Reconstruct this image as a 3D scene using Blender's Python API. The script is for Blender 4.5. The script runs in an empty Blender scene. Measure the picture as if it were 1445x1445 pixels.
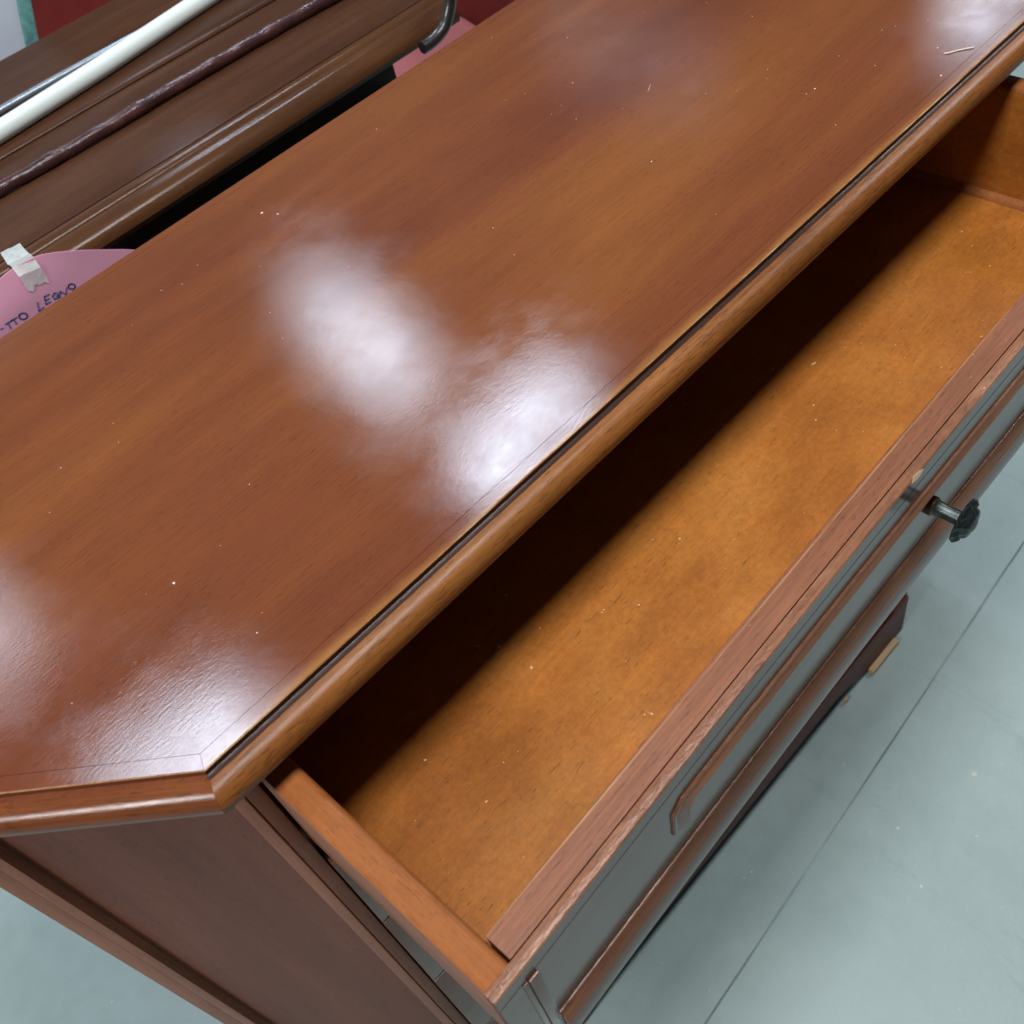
import bpy, bmesh, math, random
from mathutils import Matrix, Vector
random.seed(4)
SC = bpy.context.scene
COL = SC.collection

# ------------------------------------------------------------------ camera
CAM_H = 1.58
Rm = Matrix(((0.68339269, -0.63337414, 0.36305872),
             (-0.70686921, -0.44974252, 0.54595567),
             (-0.18251126, -0.62973714, -0.75506343)))
cd = bpy.data.cameras.new("camera")
cam = bpy.data.objects.new("camera", cd)
COL.objects.link(cam)
cam.matrix_world = Matrix.Translation((0, 0, CAM_H)) @ (Rm @ Matrix.Diagonal((1, -1, -1))).to_4x4()
cd.sensor_width = 36.0
cd.lens = 36.0 * 1412.77 / 1445.0
cd.clip_start = 0.02
cd.clip_end = 200
cd.dof.use_dof = True
cd.dof.focus_distance = 0.82
cd.dof.aperture_fstop = 11.0
SC.camera = cam

# ------------------------------------------------------------------ ambient and lamps
w = bpy.data.worlds.new("World")
SC.world = w
w.use_nodes = True
bg = w.node_tree.nodes["Background"]
bg.inputs[0].default_value = (0.62, 0.74, 0.80, 1)
bg.inputs[1].default_value = 0.055

def lamp(name, x, y, z, sx, sy, watts, color=(0.86, 0.94, 1.0), rot=(0, 0, 0)):
    l = bpy.data.lights.new(name, 'AREA')
    l.shape = 'RECTANGLE'; l.size = sx; l.size_y = sy
    l.energy = watts; l.color = color
    o = bpy.data.objects.new(name, l)
    COL.objects.link(o)
    o.location = (x, y, z); o.rotation_euler = rot
    return o

CEIL = CAM_H + 2.2
WARM, COOL = (0.97, 0.99, 1.0), (0.70, 0.83, 1.0)
lamp("ceiling_lamp", 0.35, 0.02, CEIL, 2.2, 0.60, 84, WARM)
lamp("ceiling_lamp", -3.30, 0.10, CEIL, 1.6, 0.60, 150, WARM)
lamp("ceiling_lamp", 4.20, 0.00, CEIL, 1.6, 0.60, 70, WARM)
lamp("ceiling_lamp", 1.96, 4.02, CEIL, 0.42, 0.50, 10.5, COOL)
lamp("ceiling_lamp", 1.84, 3.46, CEIL, 0.40, 0.42, 11.5, COOL)
lamp("ceiling_lamp", 1.90, 2.58, CEIL, 0.72, 0.26, 26, COOL)
lamp("ceiling_lamp", 6.25, 2.72, CEIL, 0.8, 0.35, 14, COOL)
lamp("ceiling_lamp", -0.06, 2.46, CEIL, 0.60, 0.34, 23, COOL)
lamp("ceiling_lamp", -0.42, 3.85, CEIL, 0.5, 0.6, 11, COOL)
lamp("ceiling_lamp", 4.70, 4.30, CEIL, 0.4, 1.4, 2.5, COOL)

SC.view_settings.view_transform = 'Standard'
SC.view_settings.look = 'None'
SC.view_settings.exposure = 0.0
SC.view_settings.gamma = 1.0
try:
    SC.cycles.use_denoising = True
    SC.cycles.max_bounces = 8
    SC.cycles.sample_clamp_indirect = 6
except Exception:
    pass

# ------------------------------------------------------------------ material helpers
def new_mat(name):
    m = bpy.data.materials.new(name)
    m.use_nodes = True
    nt = m.node_tree
    return m, nt, nt.nodes["Principled BSDF"]

def N(nt, t, **kw):
    n = nt.nodes.new(t)
    for k, v in kw.items():
        setattr(n, k, v)
    return n

def noise(nt, vec, scale, detail=4, rough=0.55, dist=0.0):
    n = N(nt, 'ShaderNodeTexNoise')
    n.inputs['Scale'].default_value = scale
    n.inputs['Detail'].default_value = detail
    n.inputs['Roughness'].default_value = rough
    n.inputs['Distortion'].default_value = dist
    nt.links.new(vec, n.inputs['Vector'])
    return n.outputs['Fac']

def ramp(nt, fac, stops):
    r = N(nt, 'ShaderNodeValToRGB')
    e = r.color_ramp.elements
    while len(e) < len(stops):
        e.new(0.5)
    for el, (p, c) in zip(e, stops):
        el.position = p
        el.color = (*c, 1) if len(c) == 3 else c
    nt.links.new(fac, r.inputs[0])
    return r.outputs[0]

def gray(v):
    return (v, v, v)

def mixc(nt, fac, a, b, mode='MIX'):
    m = N(nt, 'ShaderNodeMix', data_type='RGBA', blend_type=mode)
    for s, v in ((m.inputs[0], fac), (m.inputs[6], a), (m.inputs[7], b)):
        if isinstance(v, (int, float)):
            s.default_value = v
        elif isinstance(v, tuple):
            s.default_value = (*v, 1)
        else:
            nt.links.new(v, s)
    return m.outputs[2]

def math_n(nt, op, a, b=None, clamp=False):
    m = N(nt, 'ShaderNodeMath', operation=op)
    m.use_clamp = clamp
    for s, v in ((m.inputs[0], a), (m.inputs[1], b)):
        if v is None:
            continue
        if isinstance(v, (int, float)):
            s.default_value = v
        else:
            nt.links.new(v, s)
    return m.outputs[0]

def obj_coords(nt, spread=True):
    tc = N(nt, 'ShaderNodeTexCoord')
    if not spread:
        return tc.outputs['Object'], tc.outputs['Object']
    oi = N(nt, 'ShaderNodeObjectInfo')
    s = math_n(nt, 'MULTIPLY', oi.outputs['Random'], 37.0)
    va = N(nt, 'ShaderNodeVectorMath', operation='ADD')
    cx = N(nt, 'ShaderNodeCombineXYZ')
    for i in range(3):
        nt.links.new(s, cx.inputs[i])
    nt.links.new(tc.outputs['Object'], va.inputs[0])
    nt.links.new(cx.outputs[0], va.inputs[1])
    return va.outputs[0], tc.outputs['Object']

def scaled(nt, vec, s):
    m = N(nt, 'ShaderNodeMapping')
    m.inputs['Scale'].default_value = s
    nt.links.new(vec, m.inputs['Vector'])
    return m.outputs[0]

def wood(name, cols, big=7.0, stretch=0.16, fibre=0.22, pore_dark=0.62, pore_amt=0.62, rough=0.42, coat=1.0, coat_rough=0.2,
         bump=0.25, peel=0.12, wear=None, spots=None, spec=0.5, rotz=0.0, spread=True, mottle=0.0, streak=0.13, tone=False):
    """Varnished timber whose grain runs along the object's own X axis."""
    m, nt, b = new_mat(name)
    vec, raw = obj_coords(nt, spread)
    if rotz:
        mr = N(nt, 'ShaderNodeMapping'); mr.inputs['Rotation'].default_value = (0, 0, rotz)
        nt.links.new(vec, mr.inputs['Vector']); vec = mr.outputs[0]
    g1 = scaled(nt, vec, (stretch, 1, 1))
    f1 = noise(nt, g1, big, 5, 0.6, 0.35)
    c = ramp(nt, f1, [(0.30, cols[0]), (0.50, cols[1]), (0.68, cols[2])])
    f1b = noise(nt, scaled(nt, vec, (stretch * 0.6, 1, 1)), big * 4.5, 3, 0.5, 0.2)
    c = mixc(nt, 1.0, c, ramp(nt, f1b, [(0.3, gray(1 - streak)), (0.7, gray(1 + streak))]), 'MULTIPLY')
    g2 = scaled(nt, vec, (0.035, 1, 1))
    f2 = noise(nt, g2, 520, 3, 0.6)
    lo, hi = 1 - fibre, 1 + fibre
    c = mixc(nt, 1.0, c, ramp(nt, f2, [(0.25, gray(lo)), (0.75, gray(hi))]), 'MULTIPLY')
    g3 = scaled(nt, vec, (0.13, 1, 1))
    f3 = noise(nt, g3, 800, 1, 0.4)
    pm = noise(nt, vec, 16, 2, 0.5)
    f3 = math_n(nt, 'ADD', f3, math_n(nt, 'MULTIPLY', math_n(nt, 'SUBTRACT', pm, 0.5), 0.22))
    pore = ramp(nt, f3, [(pore_amt + 0.02, gray(0)), (pore_amt + 0.09, gray(1))])
    c = mixc(nt, math_n(nt, 'MULTIPLY', pore, 1 - pore_dark), c, mixc(nt, 1.0, c, gray(0.30), 'MULTIPLY'))
    if tone:
        ft = noise(nt, scaled(nt, vec, (0.55, 1, 1)), 4.2, 3, 0.55, 0.4)
        c = mixc(nt, 1.0, c, ramp(nt, ft, [(0.30, (0.86, 0.76, 1.0)), (0.50, (1.0, 0.98, 0.98)), (0.70, (1.09, 1.12, 1.0))]), 'MULTIPLY')
    if mottle:
        fm_ = noise(nt, vec, 170, 5, 0.75)
        c = mixc(nt, 1.0, c, ramp(nt, fm_, [(0.28, gray(1 - mottle)), (0.72, gray(1 + mottle))]), 'MULTIPLY')
    if spots:
        f4 = noise(nt, vec, spots[0], 2, 0.5)
        sp = ramp(nt, f4, [(spots[1], gray(0)), (spots[1] + 0.03, gray(1))])
        c = mixc(nt, sp, c, spots[2])
    if wear:
        # rubbed varnish next to the arris: follows the object's own Y = 0 edge
        sep = N(nt, 'ShaderNodeSeparateXYZ'); nt.links.new(raw, sep.inputs[0])
        d = math_n(nt, 'ABSOLUTE', math_n(nt, 'SUBTRACT', sep.outputs[1], wear[3]))
        wob = noise(nt, scaled(nt, vec, (0.5, 1, 1)), 26, 4, 0.65)
        d2 = math_n(nt, 'SUBTRACT', math_n(nt, 'MULTIPLY', wob, wear[1]), d)
        fac = math_n(nt, 'DIVIDE', d2, wear[2], True)
        c = mixc(nt, math_n(nt, 'MULTIPLY', fac, wear[4]), c, wear[0])
    nt.links.new(c, b.inputs['Base Color'])
    b.inputs['Roughness'].default_value = max(rough, 0.55)
    b.inputs['Specular IOR Level'].default_value = spec * 0.3
    gl = N(nt, 'ShaderNodeBsdfGlossy')
    gl.distribution = 'BECKMANN'
    gl.inputs['Color'].default_value = (1, 1, 1, 1)
    cr = noise(nt, vec, 22, 4, 0.65)
    nt.links.new(ramp(nt, cr, [(0.3, gray(max(coat_rough - 0.025, 0.01))), (0.75, gray(coat_rough + 0.05))]), gl.inputs['Roughness'])
    fr_ = N(nt, 'ShaderNodeFresnel'); fr_.inputs['IOR'].default_value = 1.48
    mxs = N(nt, 'ShaderNodeMixShader')
    nt.links.new(math_n(nt, 'MULTIPLY', fr_.outputs[0], coat), mxs.inputs[0])
    nt.links.new(b.outputs[0], mxs.inputs[1]); nt.links.new(gl.outputs[0], mxs.inputs[2])
    nt.links.new(mxs.outputs[0], nt.nodes['Material Output'].inputs[0])
    h = math_n(nt, 'ADD', math_n(nt, 'MULTIPLY', f2, 0.5), math_n(nt, 'MULTIPLY', pore, -0.7))
    bp = N(nt, 'ShaderNodeBump'); bp.inputs['Strength'].default_value = bump; bp.inputs['Distance'].default_value = 0.0004
    nt.links.new(h, bp.inputs['Height'])
    nt.links.new(bp.outputs[0], b.inputs['Normal'])
    pl = noise(nt, scaled(nt, vec, (0.30, 1, 1)), 560, 2, 0.5)
    ph = math_n(nt, 'ADD', pl, math_n(nt, 'MULTIPLY', f2, 0.35))
    bp2 = N(nt, 'ShaderNodeBump'); bp2.inputs['Strength'].default_value = peel; bp2.inputs['Distance'].default_value = 0.0005
    nt.links.new(ph, bp2.inputs['Height'])
    nt.links.new(bp2.outputs[0], gl.inputs['Normal'])
    return m

def plain(name, col, rough=0.5, metal=0.0, var=0.12, scale=30, bump=0.1, coat=0.0, spec=0.5):
    m, nt, b = new_mat(name)
    vec, raw = obj_coords(nt)
    f = noise(nt, vec, scale, 5, 0.6)
    c = mixc(nt, 1.0, col, ramp(nt, f, [(0.25, gray(1 - var)), (0.75, gray(1 + var))]), 'MULTIPLY')
    nt.links.new(c, b.inputs['Base Color'])
    b.inputs['Roughness'].default_value = rough
    b.inputs['Metallic'].default_value = metal
    b.inputs['Coat Weight'].default_value = coat
    b.inputs['Specular IOR Level'].default_value = spec
    bp = N(nt, 'ShaderNodeBump'); bp.inputs['Strength'].default_value = bump; bp.inputs['Distance'].default_value = 0.001
    nt.links.new(noise(nt, vec, scale * 6, 3, 0.6), bp.inputs['Height'])
    nt.links.new(bp.outputs[0], b.inputs['Normal'])
    return m

TOPC = ((0.128, 0.033, 0.011), (0.168, 0.048, 0.014), (0.212, 0.069, 0.017))
TOPK = dict(big=6.0, coat=0.95, coat_rough=0.160, peel=0.075, bump=0.22, fibre=0.13, streak=0.07, tone=True, spec=0.3, spread=False)
NOSK = dict(big=11, coat=0.45, coat_rough=0.34, pore_amt=0.575, pore_dark=0.5, fibre=0.28, bump=0.35, spec=0.3, mottle=0.08)
NOSC = ((0.160, 0.051, 0.012), (0.202, 0.068, 0.015), (0.245, 0.090, 0.021))
YE = 0.3754 - 0.64
M_TOP = wood("stained_top_wood", TOPC, **TOPK)
M_GROOVE = wood("shaded_groove_wood", ((0.030, 0.010, 0.006), (0.042, 0.014, 0.008), (0.055, 0.019, 0.010)), coat=0.3)  # dark brown: shade of the recess under the arris put into the colour
M_EDGE = wood("rubbed_front_edging_wood", TOPC, wear=((0.36, 0.165, 0.045), 0.013, 0.008, YE, 0.7), **TOPK)
M_EDGE_CANT = wood("stained_edging_wood", TOPC, **TOPK)
M_NOSE = wood("golden_moulding_wood", NOSC, **NOSK)
M_NOSE_L = wood("cant_moulding_wood", TOPC, big=11, coat=0.6, coat_rough=0.25, spec=0.3, rotz=math.radians(44.5), pore_amt=0.60)
M_NOSE_R = wood("far_cant_moulding_wood", TOPC, big=11, coat=0.8, coat_rough=0.16, spec=0.3, rotz=math.radians(-44.5), pore_amt=0.60)
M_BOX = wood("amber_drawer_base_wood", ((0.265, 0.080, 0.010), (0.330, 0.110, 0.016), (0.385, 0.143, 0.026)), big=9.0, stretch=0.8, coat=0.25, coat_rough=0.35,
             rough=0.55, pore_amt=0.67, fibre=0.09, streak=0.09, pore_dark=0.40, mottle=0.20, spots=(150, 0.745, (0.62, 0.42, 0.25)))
M_SIDE = wood("orange_drawer_side_wood", ((0.205, 0.058, 0.014), (0.265, 0.083, 0.021), (0.310, 0.108, 0.032)), mottle=0.1, big=12.0, coat=0.7, coat_rough=0.2, fibre=0.12)
M_RAIL = wood("worn_rail_wood", ((0.140, 0.045, 0.021), (0.172, 0.058, 0.026), (0.205, 0.074, 0.035)), big=14.0, stretch=0.08, coat=0.35, coat_rough=0.33, fibre=0.28, rough=0.5,
              wear=((0.50, 0.28, 0.13), 0.0014, 0.0010, 0.0, 0.7), spots=(190, 0.75, (0.55, 0.40, 0.28)))
M_RAILNOSE = wood("scuffed_nose_wood", ((0.175, 0.068, 0.034), (0.220, 0.091, 0.046), (0.275, 0.128, 0.069)), big=40.0, stretch=0.3, coat=0.5, coat_rough=0.24, fibre=0.2, mottle=0.18, peel=0.5, bump=0.4,
                  spots=(200, 0.74, (0.55, 0.41, 0.29)))
M_FACE = wood("dark_glossy_face_wood", ((0.100, 0.036, 0.018), (0.135, 0.050, 0.024), (0.165, 0.064, 0.030)), big=9.0, coat=0.74, coat_rough=0.15, peel=0.02, bump=0.05, fibre=0.1)
M_TRIM = wood("brown_trim_wood", ((0.145, 0.050, 0.024), (0.20, 0.075, 0.032), (0.26, 0.105, 0.046)), big=14.0, coat=0.9, coat_rough=0.2, fibre=0.2, bump=0.2,
              wear=None)
M_WORN = wood("bare_worn_wood", ((0.22, 0.080, 0.022), (0.33, 0.140, 0.045), (0.62, 0.43, 0.23)), big=34.0, stretch=0.3, coat=0.3, coat_rough=0.35, fibre=0.2)
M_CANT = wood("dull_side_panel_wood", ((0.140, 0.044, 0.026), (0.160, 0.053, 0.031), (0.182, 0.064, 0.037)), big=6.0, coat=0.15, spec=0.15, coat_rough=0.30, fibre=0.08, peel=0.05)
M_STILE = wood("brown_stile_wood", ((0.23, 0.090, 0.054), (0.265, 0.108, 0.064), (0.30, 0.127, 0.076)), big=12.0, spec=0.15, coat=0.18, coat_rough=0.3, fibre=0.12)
M_INNER = plain("raw_cabinet_inside", (0.10, 0.05, 0.028), 0.75)
M_PLINTH = wood("plum_plinth_wood", ((0.10, 0.028, 0.022), (0.13, 0.038, 0.028), (0.16, 0.050, 0.035)), big=8, spec=0.15, coat=0.25, coat_rough=0.3)
M_RAW = wood("raw_chipped_wood", ((0.42, 0.28, 0.16), (0.52, 0.36, 0.21), (0.60, 0.43, 0.26)), coat=0.0, rough=0.7)
M_DARKW = wood("dark_walnut_wood", ((0.046, 0.018, 0.009), (0.066, 0.026, 0.013), (0.090, 0.038, 0.018)), big=8.0, coat=0.2, spec=0.12, coat_rough=0.2, fibre=0.15)
M_DARKN = wood("dark_walnut_moulding_wood", ((0.048, 0.017, 0.007), (0.072, 0.027, 0.010), (0.098, 0.038, 0.014)), big=12.0, coat=0.45, spec=0.2, coat_rough=0.19, fibre=0.15)
M_BLACKW = wood("near_black_cabinet_wood", ((0.018, 0.012, 0.009), (0.024, 0.015, 0.011), (0.03, 0.019, 0.013)), coat=0.6, coat_rough=0.3)
M_STICK = wood("knobbly_dark_stick_wood", ((0.030, 0.009, 0.010), (0.052, 0.016, 0.016), (0.085, 0.028, 0.024)), big=50, stretch=0.4, coat=0.9, coat_rough=0.2, peel=1.0, bump=1.0, mottle=0.4)
M_CROOK = plain("glossy_black_brown_wood", (0.020, 0.016, 0.015), 0.38, coat=0.5, bump=0.12, var=0.4, scale=60)
M_TUBE = plain("white_plastic", (0.76, 0.83, 0.80), 0.38, var=0.02, bump=0.02)
M_ROD = plain("grey_metal", (0.30, 0.34, 0.38), 0.32, metal=0.75, var=0.1)
M_KNOB = plain("dark_patinated_metal", (0.055, 0.068, 0.066), 0.32, metal=0.85, var=0.45, scale=180, bump=0.15)
M_KNOBB = plain("bronze_patina", (0.16, 0.105, 0.065), 0.4, metal=0.8, var=0.3, scale=150)
M_PINK = plain("pink_card", (0.72, 0.33, 0.46), 0.6, var=0.05, scale=18, bump=0.04)
M_INK = plain("blue_marker_ink", (0.095, 0.125, 0.33), 0.6, var=0.25, scale=220)
M_RED = plain("shaded_red_upholstery", (0.17, 0.024, 0.021), 0.85, var=0.12, scale=14, bump=0.2, spec=0.2)  # sofa cloth turned from the light, its shade put into the colour
M_RED_LIT = plain("lit_red_upholstery", (0.40, 0.125, 0.125), 0.85, var=0.08, scale=14, bump=0.2, spec=0.2)  # same sofa cloth on the seat, light from above put into the colour
M_WHITE = plain("white_board_face", (0.66, 0.71, 0.82), 0.5, var=0.05, scale=6)
M_GREEN = plain("mottled_green_frame", (0.13, 0.33, 0.31), 0.45, var=0.55, scale=45)
M_DUST = plain("dust", (0.75, 0.70, 0.62), 0.9)
M_JOINT = plain("dark_joint_filler", (0.235, 0.303, 0.305), 0.85, var=0.6, scale=5)
M_GREYTXT = plain("faint_grey_print", (0.34, 0.40, 0.44), 0.6)

# masking tape lets a little of the card through
M_TAPE, nt, b = new_mat("masking_tape")
vec, raw = obj_coords(nt)
b.inputs['Base Color'].default_value = (0.72, 0.78, 0.75, 1)
b.inputs['Roughness'].default_value = 0.55
tr = N(nt, 'ShaderNodeBsdfTransparent'); mx = N(nt, 'ShaderNodeMixShader')
crk = noise(nt, vec, 90, 4, 0.6)
nt.links.new(ramp(nt, crk, [(0.3, gray(0.52)), (0.7, gray(0.76))]), mx.inputs[0])
nt.links.new(tr.outputs[0], mx.inputs[1]); nt.links.new(b.outputs[0], mx.inputs[2])
nt.links.new(mx.outputs[0], nt.nodes['Material Output'].inputs[0])
bp = N(nt, 'ShaderNodeBump'); bp.inputs['Strength'].default_value = 0.5; bp.inputs['Distance'].default_value = 0.002
nt.links.new(crk, bp.inputs['Height']); nt.links.new(bp.outputs[0], b.inputs['Normal'])

# sealed concrete
M_FLOOR, nt, b = new_mat("sealed_concrete")
vec, raw = obj_coords(nt, False)
f = noise(nt, vec, 1.7, 6, 0.6, 0.3)
c = ramp(nt, f, [(0.28, (0.275, 0.362, 0.359)), (0.5, (0.330, 0.422, 0.416)), (0.72, (0.382, 0.476, 0.470))])
f2 = noise(nt, vec, 26, 6, 0.7)
c = mixc(nt, 1.0, c, ramp(nt, f2, [(0.25, gray(0.93)), (0.75, gray(1.06))]), 'MULTIPLY')
f2b = noise(nt, vec, 260, 3, 0.7)
c = mixc(nt, 1.0, c, ramp(nt, f2b, [(0.25, gray(0.95)), (0.75, gray(1.05))]), 'MULTIPLY')
f3 = noise(nt, vec, 55, 2, 0.5)
c = mixc(nt, ramp(nt, f3, [(0.735, gray(0)), (0.76, gray(0.6))]), c, (0.56, 0.64, 0.63))
st = noise(nt, scaled(nt, vec, (1, 0.3, 1)), 9, 5, 0.75, 1.5)
c = mixc(nt, ramp(nt, st, [(0.60, gray(0)), (0.74, gray(0.5))]), c, (0.20, 0.27, 0.28))
nt.links.new(c, b.inputs['Base Color'])
nt.links.new(ramp(nt, f2, [(0.3, gray(0.36)), (0.7, gray(0.5))]), b.inputs['Roughness'])
bp = N(nt, 'ShaderNodeBump'); bp.inputs['Strength'].default_value = 0.08; bp.inputs['Distance'].default_value = 0.002
nt.links.new(f2, bp.inputs['Height']); nt.links.new(bp.outputs[0], b.inputs['Normal'])

# ------------------------------------------------------------------ object helpers
WM = {}

def empty(name, loc, label, cat, rotz=0.0):
    o = bpy.data.objects.new(name, None)
    COL.objects.link(o)
    m = Matrix.Translation(loc) @ Matrix.Rotation(rotz, 4, 'Z')
    o.matrix_world = m
    WM[o] = m
    o["label"] = label; o["category"] = cat
    o.empty_display_size = 0.1
    return o

def frame_at(origin, xdir, zdir=(0, 0, 1)):
    x = Vector(xdir).normalized(); z = Vector(zdir)
    y = z.cross(x).normalized(); z = x.cross(y).normalized()
    m = Matrix((x, y, z)).transposed().to_4x4()
    m.translation = origin
    return m

def obj(name, verts, faces, mat, parent=None, frame=None, fmats=None, smooth=False, bevel=0.0, mats=None, segs=2):
    """One mesh object. VERTS are world positions; FRAME is the object's own axes."""
    if frame is None:
        cx = [sum(v[i] for v in verts) / len(verts) for i in range(3)]
        frame = Matrix.Translation(cx)
    inv = frame.inverted()
    me = bpy.data.meshes.new(name)
    me.from_pydata([inv @ Vector(v) for v in verts], [], faces)
    for m in (mats or [mat]):
        me.materials.append(m)
    if fmats:
        for p, i in zip(me.polygons, fmats):
            p.material_index = i
    bm = bmesh.new(); bm.from_mesh(me)
    bmesh.ops.remove_doubles(bm, verts=bm.verts, dist=1e-6)
    bmesh.ops.recalc_face_normals(bm, faces=bm.faces)
    if bevel:
        es = [e for e in bm.edges if len(e.link_faces) == 2 and e.calc_face_angle(0) > 0.5]
        bmesh.ops.bevel(bm, geom=es, offset=bevel, segments=segs, affect='EDGES', profile=0.6, clamp_overlap=True)
    for f in bm.faces:
        f.smooth = smooth
    if smooth:
        for e in bm.edges:
            if len(e.link_faces) == 2 and e.calc_face_angle(0) > math.radians(38):
                e.smooth = False
    bm.to_mesh(me); bm.free()
    o = bpy.data.objects.new(name, me)
    COL.objects.link(o)
    if parent is not None:
        o.parent = parent
        o.matrix_parent_inverse = Matrix.Identity(4)
        o.matrix_local = WM[parent].inverted() @ frame
    else:
        o.matrix_world = frame
    WM[o] = frame
    return o

def tag(o, label, cat, group=None):
    o["label"] = label; o["category"] = cat
    if group:
        o["group"] = group
    return o

BOXF = [(0, 3, 2, 1), (4, 5, 6, 7), (0, 1, 5, 4), (1, 2, 6, 5), (2, 3, 7, 6), (3, 0, 4, 7)]

def box(name, x0, x1, y0, y1, z0, z1, mat, parent=None, bevel=0.001, M=None, frame=None, longaxis=None):
    """Axis-aligned box, or in the axes of M; the grain follows the longest side unless LONGAXIS says otherwise."""
    M = M or Matrix.Identity(4)
    v = [M @ Vector(p) for p in ((x0, y0, z0), (x1, y0, z0), (x1, y1, z0), (x0, y1, z0), (x0, y0, z1), (x1, y0, z1), (x1, y1, z1), (x0, y1, z1))]
    if frame is None:
        d = [x1 - x0, y1 - y0, z1 - z0]
        k = longaxis if longaxis is not None else d.index(max(d))
        c = M @ Vector(((x0 + x1) / 2, (y0 + y1) / 2, (z0 + z1) / 2))
        ax = M.to_3x3()
        cols = [ax.col[k], ax.col[(k + 1) % 3], ax.col[(k + 2) % 3]]
        frame = Matrix(cols).transposed().to_4x4(); frame.translation = c
    return obj(name, v, BOXF, mat, parent, frame, bevel=bevel, smooth=bool(bevel))

def prism(name, prof, x0, x1, mat, parent=None, M=None, segs=1, frame=None, fmat=None, mats=None, warp=None, smooth=True, bevel=0.0):
    """PROF is a closed outline of (y, z) points, pushed along x from x0 to x1 in the axes of M."""
    M = M or Matrix.Identity(4)
    n = len(prof); v = []; f = []; fm = []
    for s in range(segs + 1):
        x = x0 + (x1 - x0) * s / segs
        for (y, z) in prof:
            dy = warp(x) if warp else 0.0
            v.append(M @ Vector((x, y + dy, z)))
    for s in range(segs):
        for i in range(n):
            j = (i + 1) % n
            f.append((s * n + i, s * n + j, (s + 1) * n + j, (s + 1) * n + i))
            fm.append(fmat[i] if fmat else 0)
    f.append(tuple(range(n))); fm.append(0)
    f.append(tuple(range(segs * n, segs * n + n))[::-1]); fm.append(0)
    if frame is None:
        frame = M.copy()
        frame.translation = M @ Vector(((x0 + x1) / 2, prof[0][0], prof[0][1]))
    return obj(name, v, f, mat, parent, frame, fmats=fm, smooth=smooth, mats=mats, bevel=bevel)

def tube(name, pts, rad, mat, parent=None, sides=14, caps=True, jitter=0.0, frame=None):
    """A round bar through PTS; RAD a number or one radius per point."""
    P = [Vector(p) for p in pts]
    if not isinstance(rad, (list, tuple)):
        rad = [rad] * len(P)
    v = []; f = []
    up = Vector((0, 0, 1))
    for i, p in enumerate(P):
        t = (P[min(i + 1, len(P) - 1)] - P[max(i - 1, 0)]).normalized()
        a = up - t * up.dot(t)
        if a.length < 0.2:
            a = Vector((0, 1, 0)) - t * t.y
        a.normalize(); bb = t.cross(a)
        for k in range(sides):
            th = 2 * math.pi * k / sides
            r = rad[i] * (1 + (random.uniform(-jitter, jitter) if jitter else 0))
            v.append(p + (a * math.cos(th) + bb * math.sin(th)) * r)
    for i in range(len(P) - 1):
        for k in range(sides):
            j = (k + 1) % sides
            f.append((i * sides + k, i * sides + j, (i + 1) * sides + j, (i + 1) * sides + k))
    if caps:
        f.append(tuple(range(sides))[::-1])
        f.append(tuple(range((len(P) - 1) * sides, len(P) * sides)))
    if frame is None:
        frame = frame_at(P[len(P) // 2], (P[-1] - P[0]) if (P[-1] - P[0]).length > 1e-4 else (1, 0, 0))
    return obj(name, v, f, mat, parent, frame, smooth=True)

# ------------------------------------------------------------------ floor
# two concrete bays meet at a saw cut that runs past the front of the chest
ja = Vector((0.24284517, 0.25513113)); jd = (Vector((1.26330761, 0.3113741)) - ja).normalized()
jn = Vector((-jd.y, jd.x))
def jp(a, d, z):
    p = ja + jd * a + jn * d
    return (p.x, p.y, z)
BIG = 40
fv = []; ff = []; fmi = []
st_ = [-BIG] + [-1.0 + 0.05 * i for i in range(81)] + [BIG]
for a_ in st_:
    near = abs(a_) < BIG
    j1 = random.uniform(-0.0005, 0.0005) if near else 0
    j2 = random.uniform(-0.0005, 0.0005) if near else 0
    for (d, z) in ((-BIG, 0), (-0.0015 + j1, 0), (-0.0012 + j1, -0.0009), (0.0012 + j2, -0.0009), (0.0015 + j2, 0), (BIG, 0)):
        fv.append(jp(a_, d, z))
for q in range(len(st_) - 1):
    for i in range(5):
        ff.append((q * 6 + i, (q + 1) * 6 + i, (q + 1) * 6 + i + 1, q * 6 + i + 1)); fmi.append(1 if 0 < i < 4 else 0)
fl = obj("floor", fv, ff, M_FLOOR, frame=Matrix.Identity(4), mats=[M_FLOOR, M_JOINT], fmats=fmi)
fl["kind"] = "structure"

# ------------------------------------------------------------------ the chest of drawers
ZT = CAM_H - 0.5                 # 1.08: the top's upper face
XR = 0.978
chest = empty("chest_of_drawers", (0.48, 0.64, 0.0), "reddish brown wooden chest with canted corners and its top drawer pulled open", "chest of drawers")
ca = math.radians(44.5)
U = Vector((-math.cos(ca), math.sin(ca)))
C0 = Vector((-0.0063, 0.3754)); C1 = C0 + U * 0.225
YB = 0.8925
C4 = Vector((XR, 0.3754)); C5 = C4 + Vector((-U.x, U.y)) * 0.225
poly = [C0, C4, C5, Vector((C5.x, YB)), Vector((C1.x, YB)), C1]      # counter-clockwise seen from above

def offset_poly(P, d):
    """Corners of the outline pushed out by D."""
    out = []
    n = len(P)
    for i in range(n):
        a, b_, c_ = P[i - 1], P[i], P[(i + 1) % n]
        e1 = (b_ - a).normalized(); e2 = (c_ - b_).normalized()
        n1 = Vector((e1.y, -e1.x)); n2 = Vector((e2.y, -e2.x))
        k = d / (1 + n1.dot(n2))
        out.append(b_ + (n1 + n2) * k)
    return out

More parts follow.
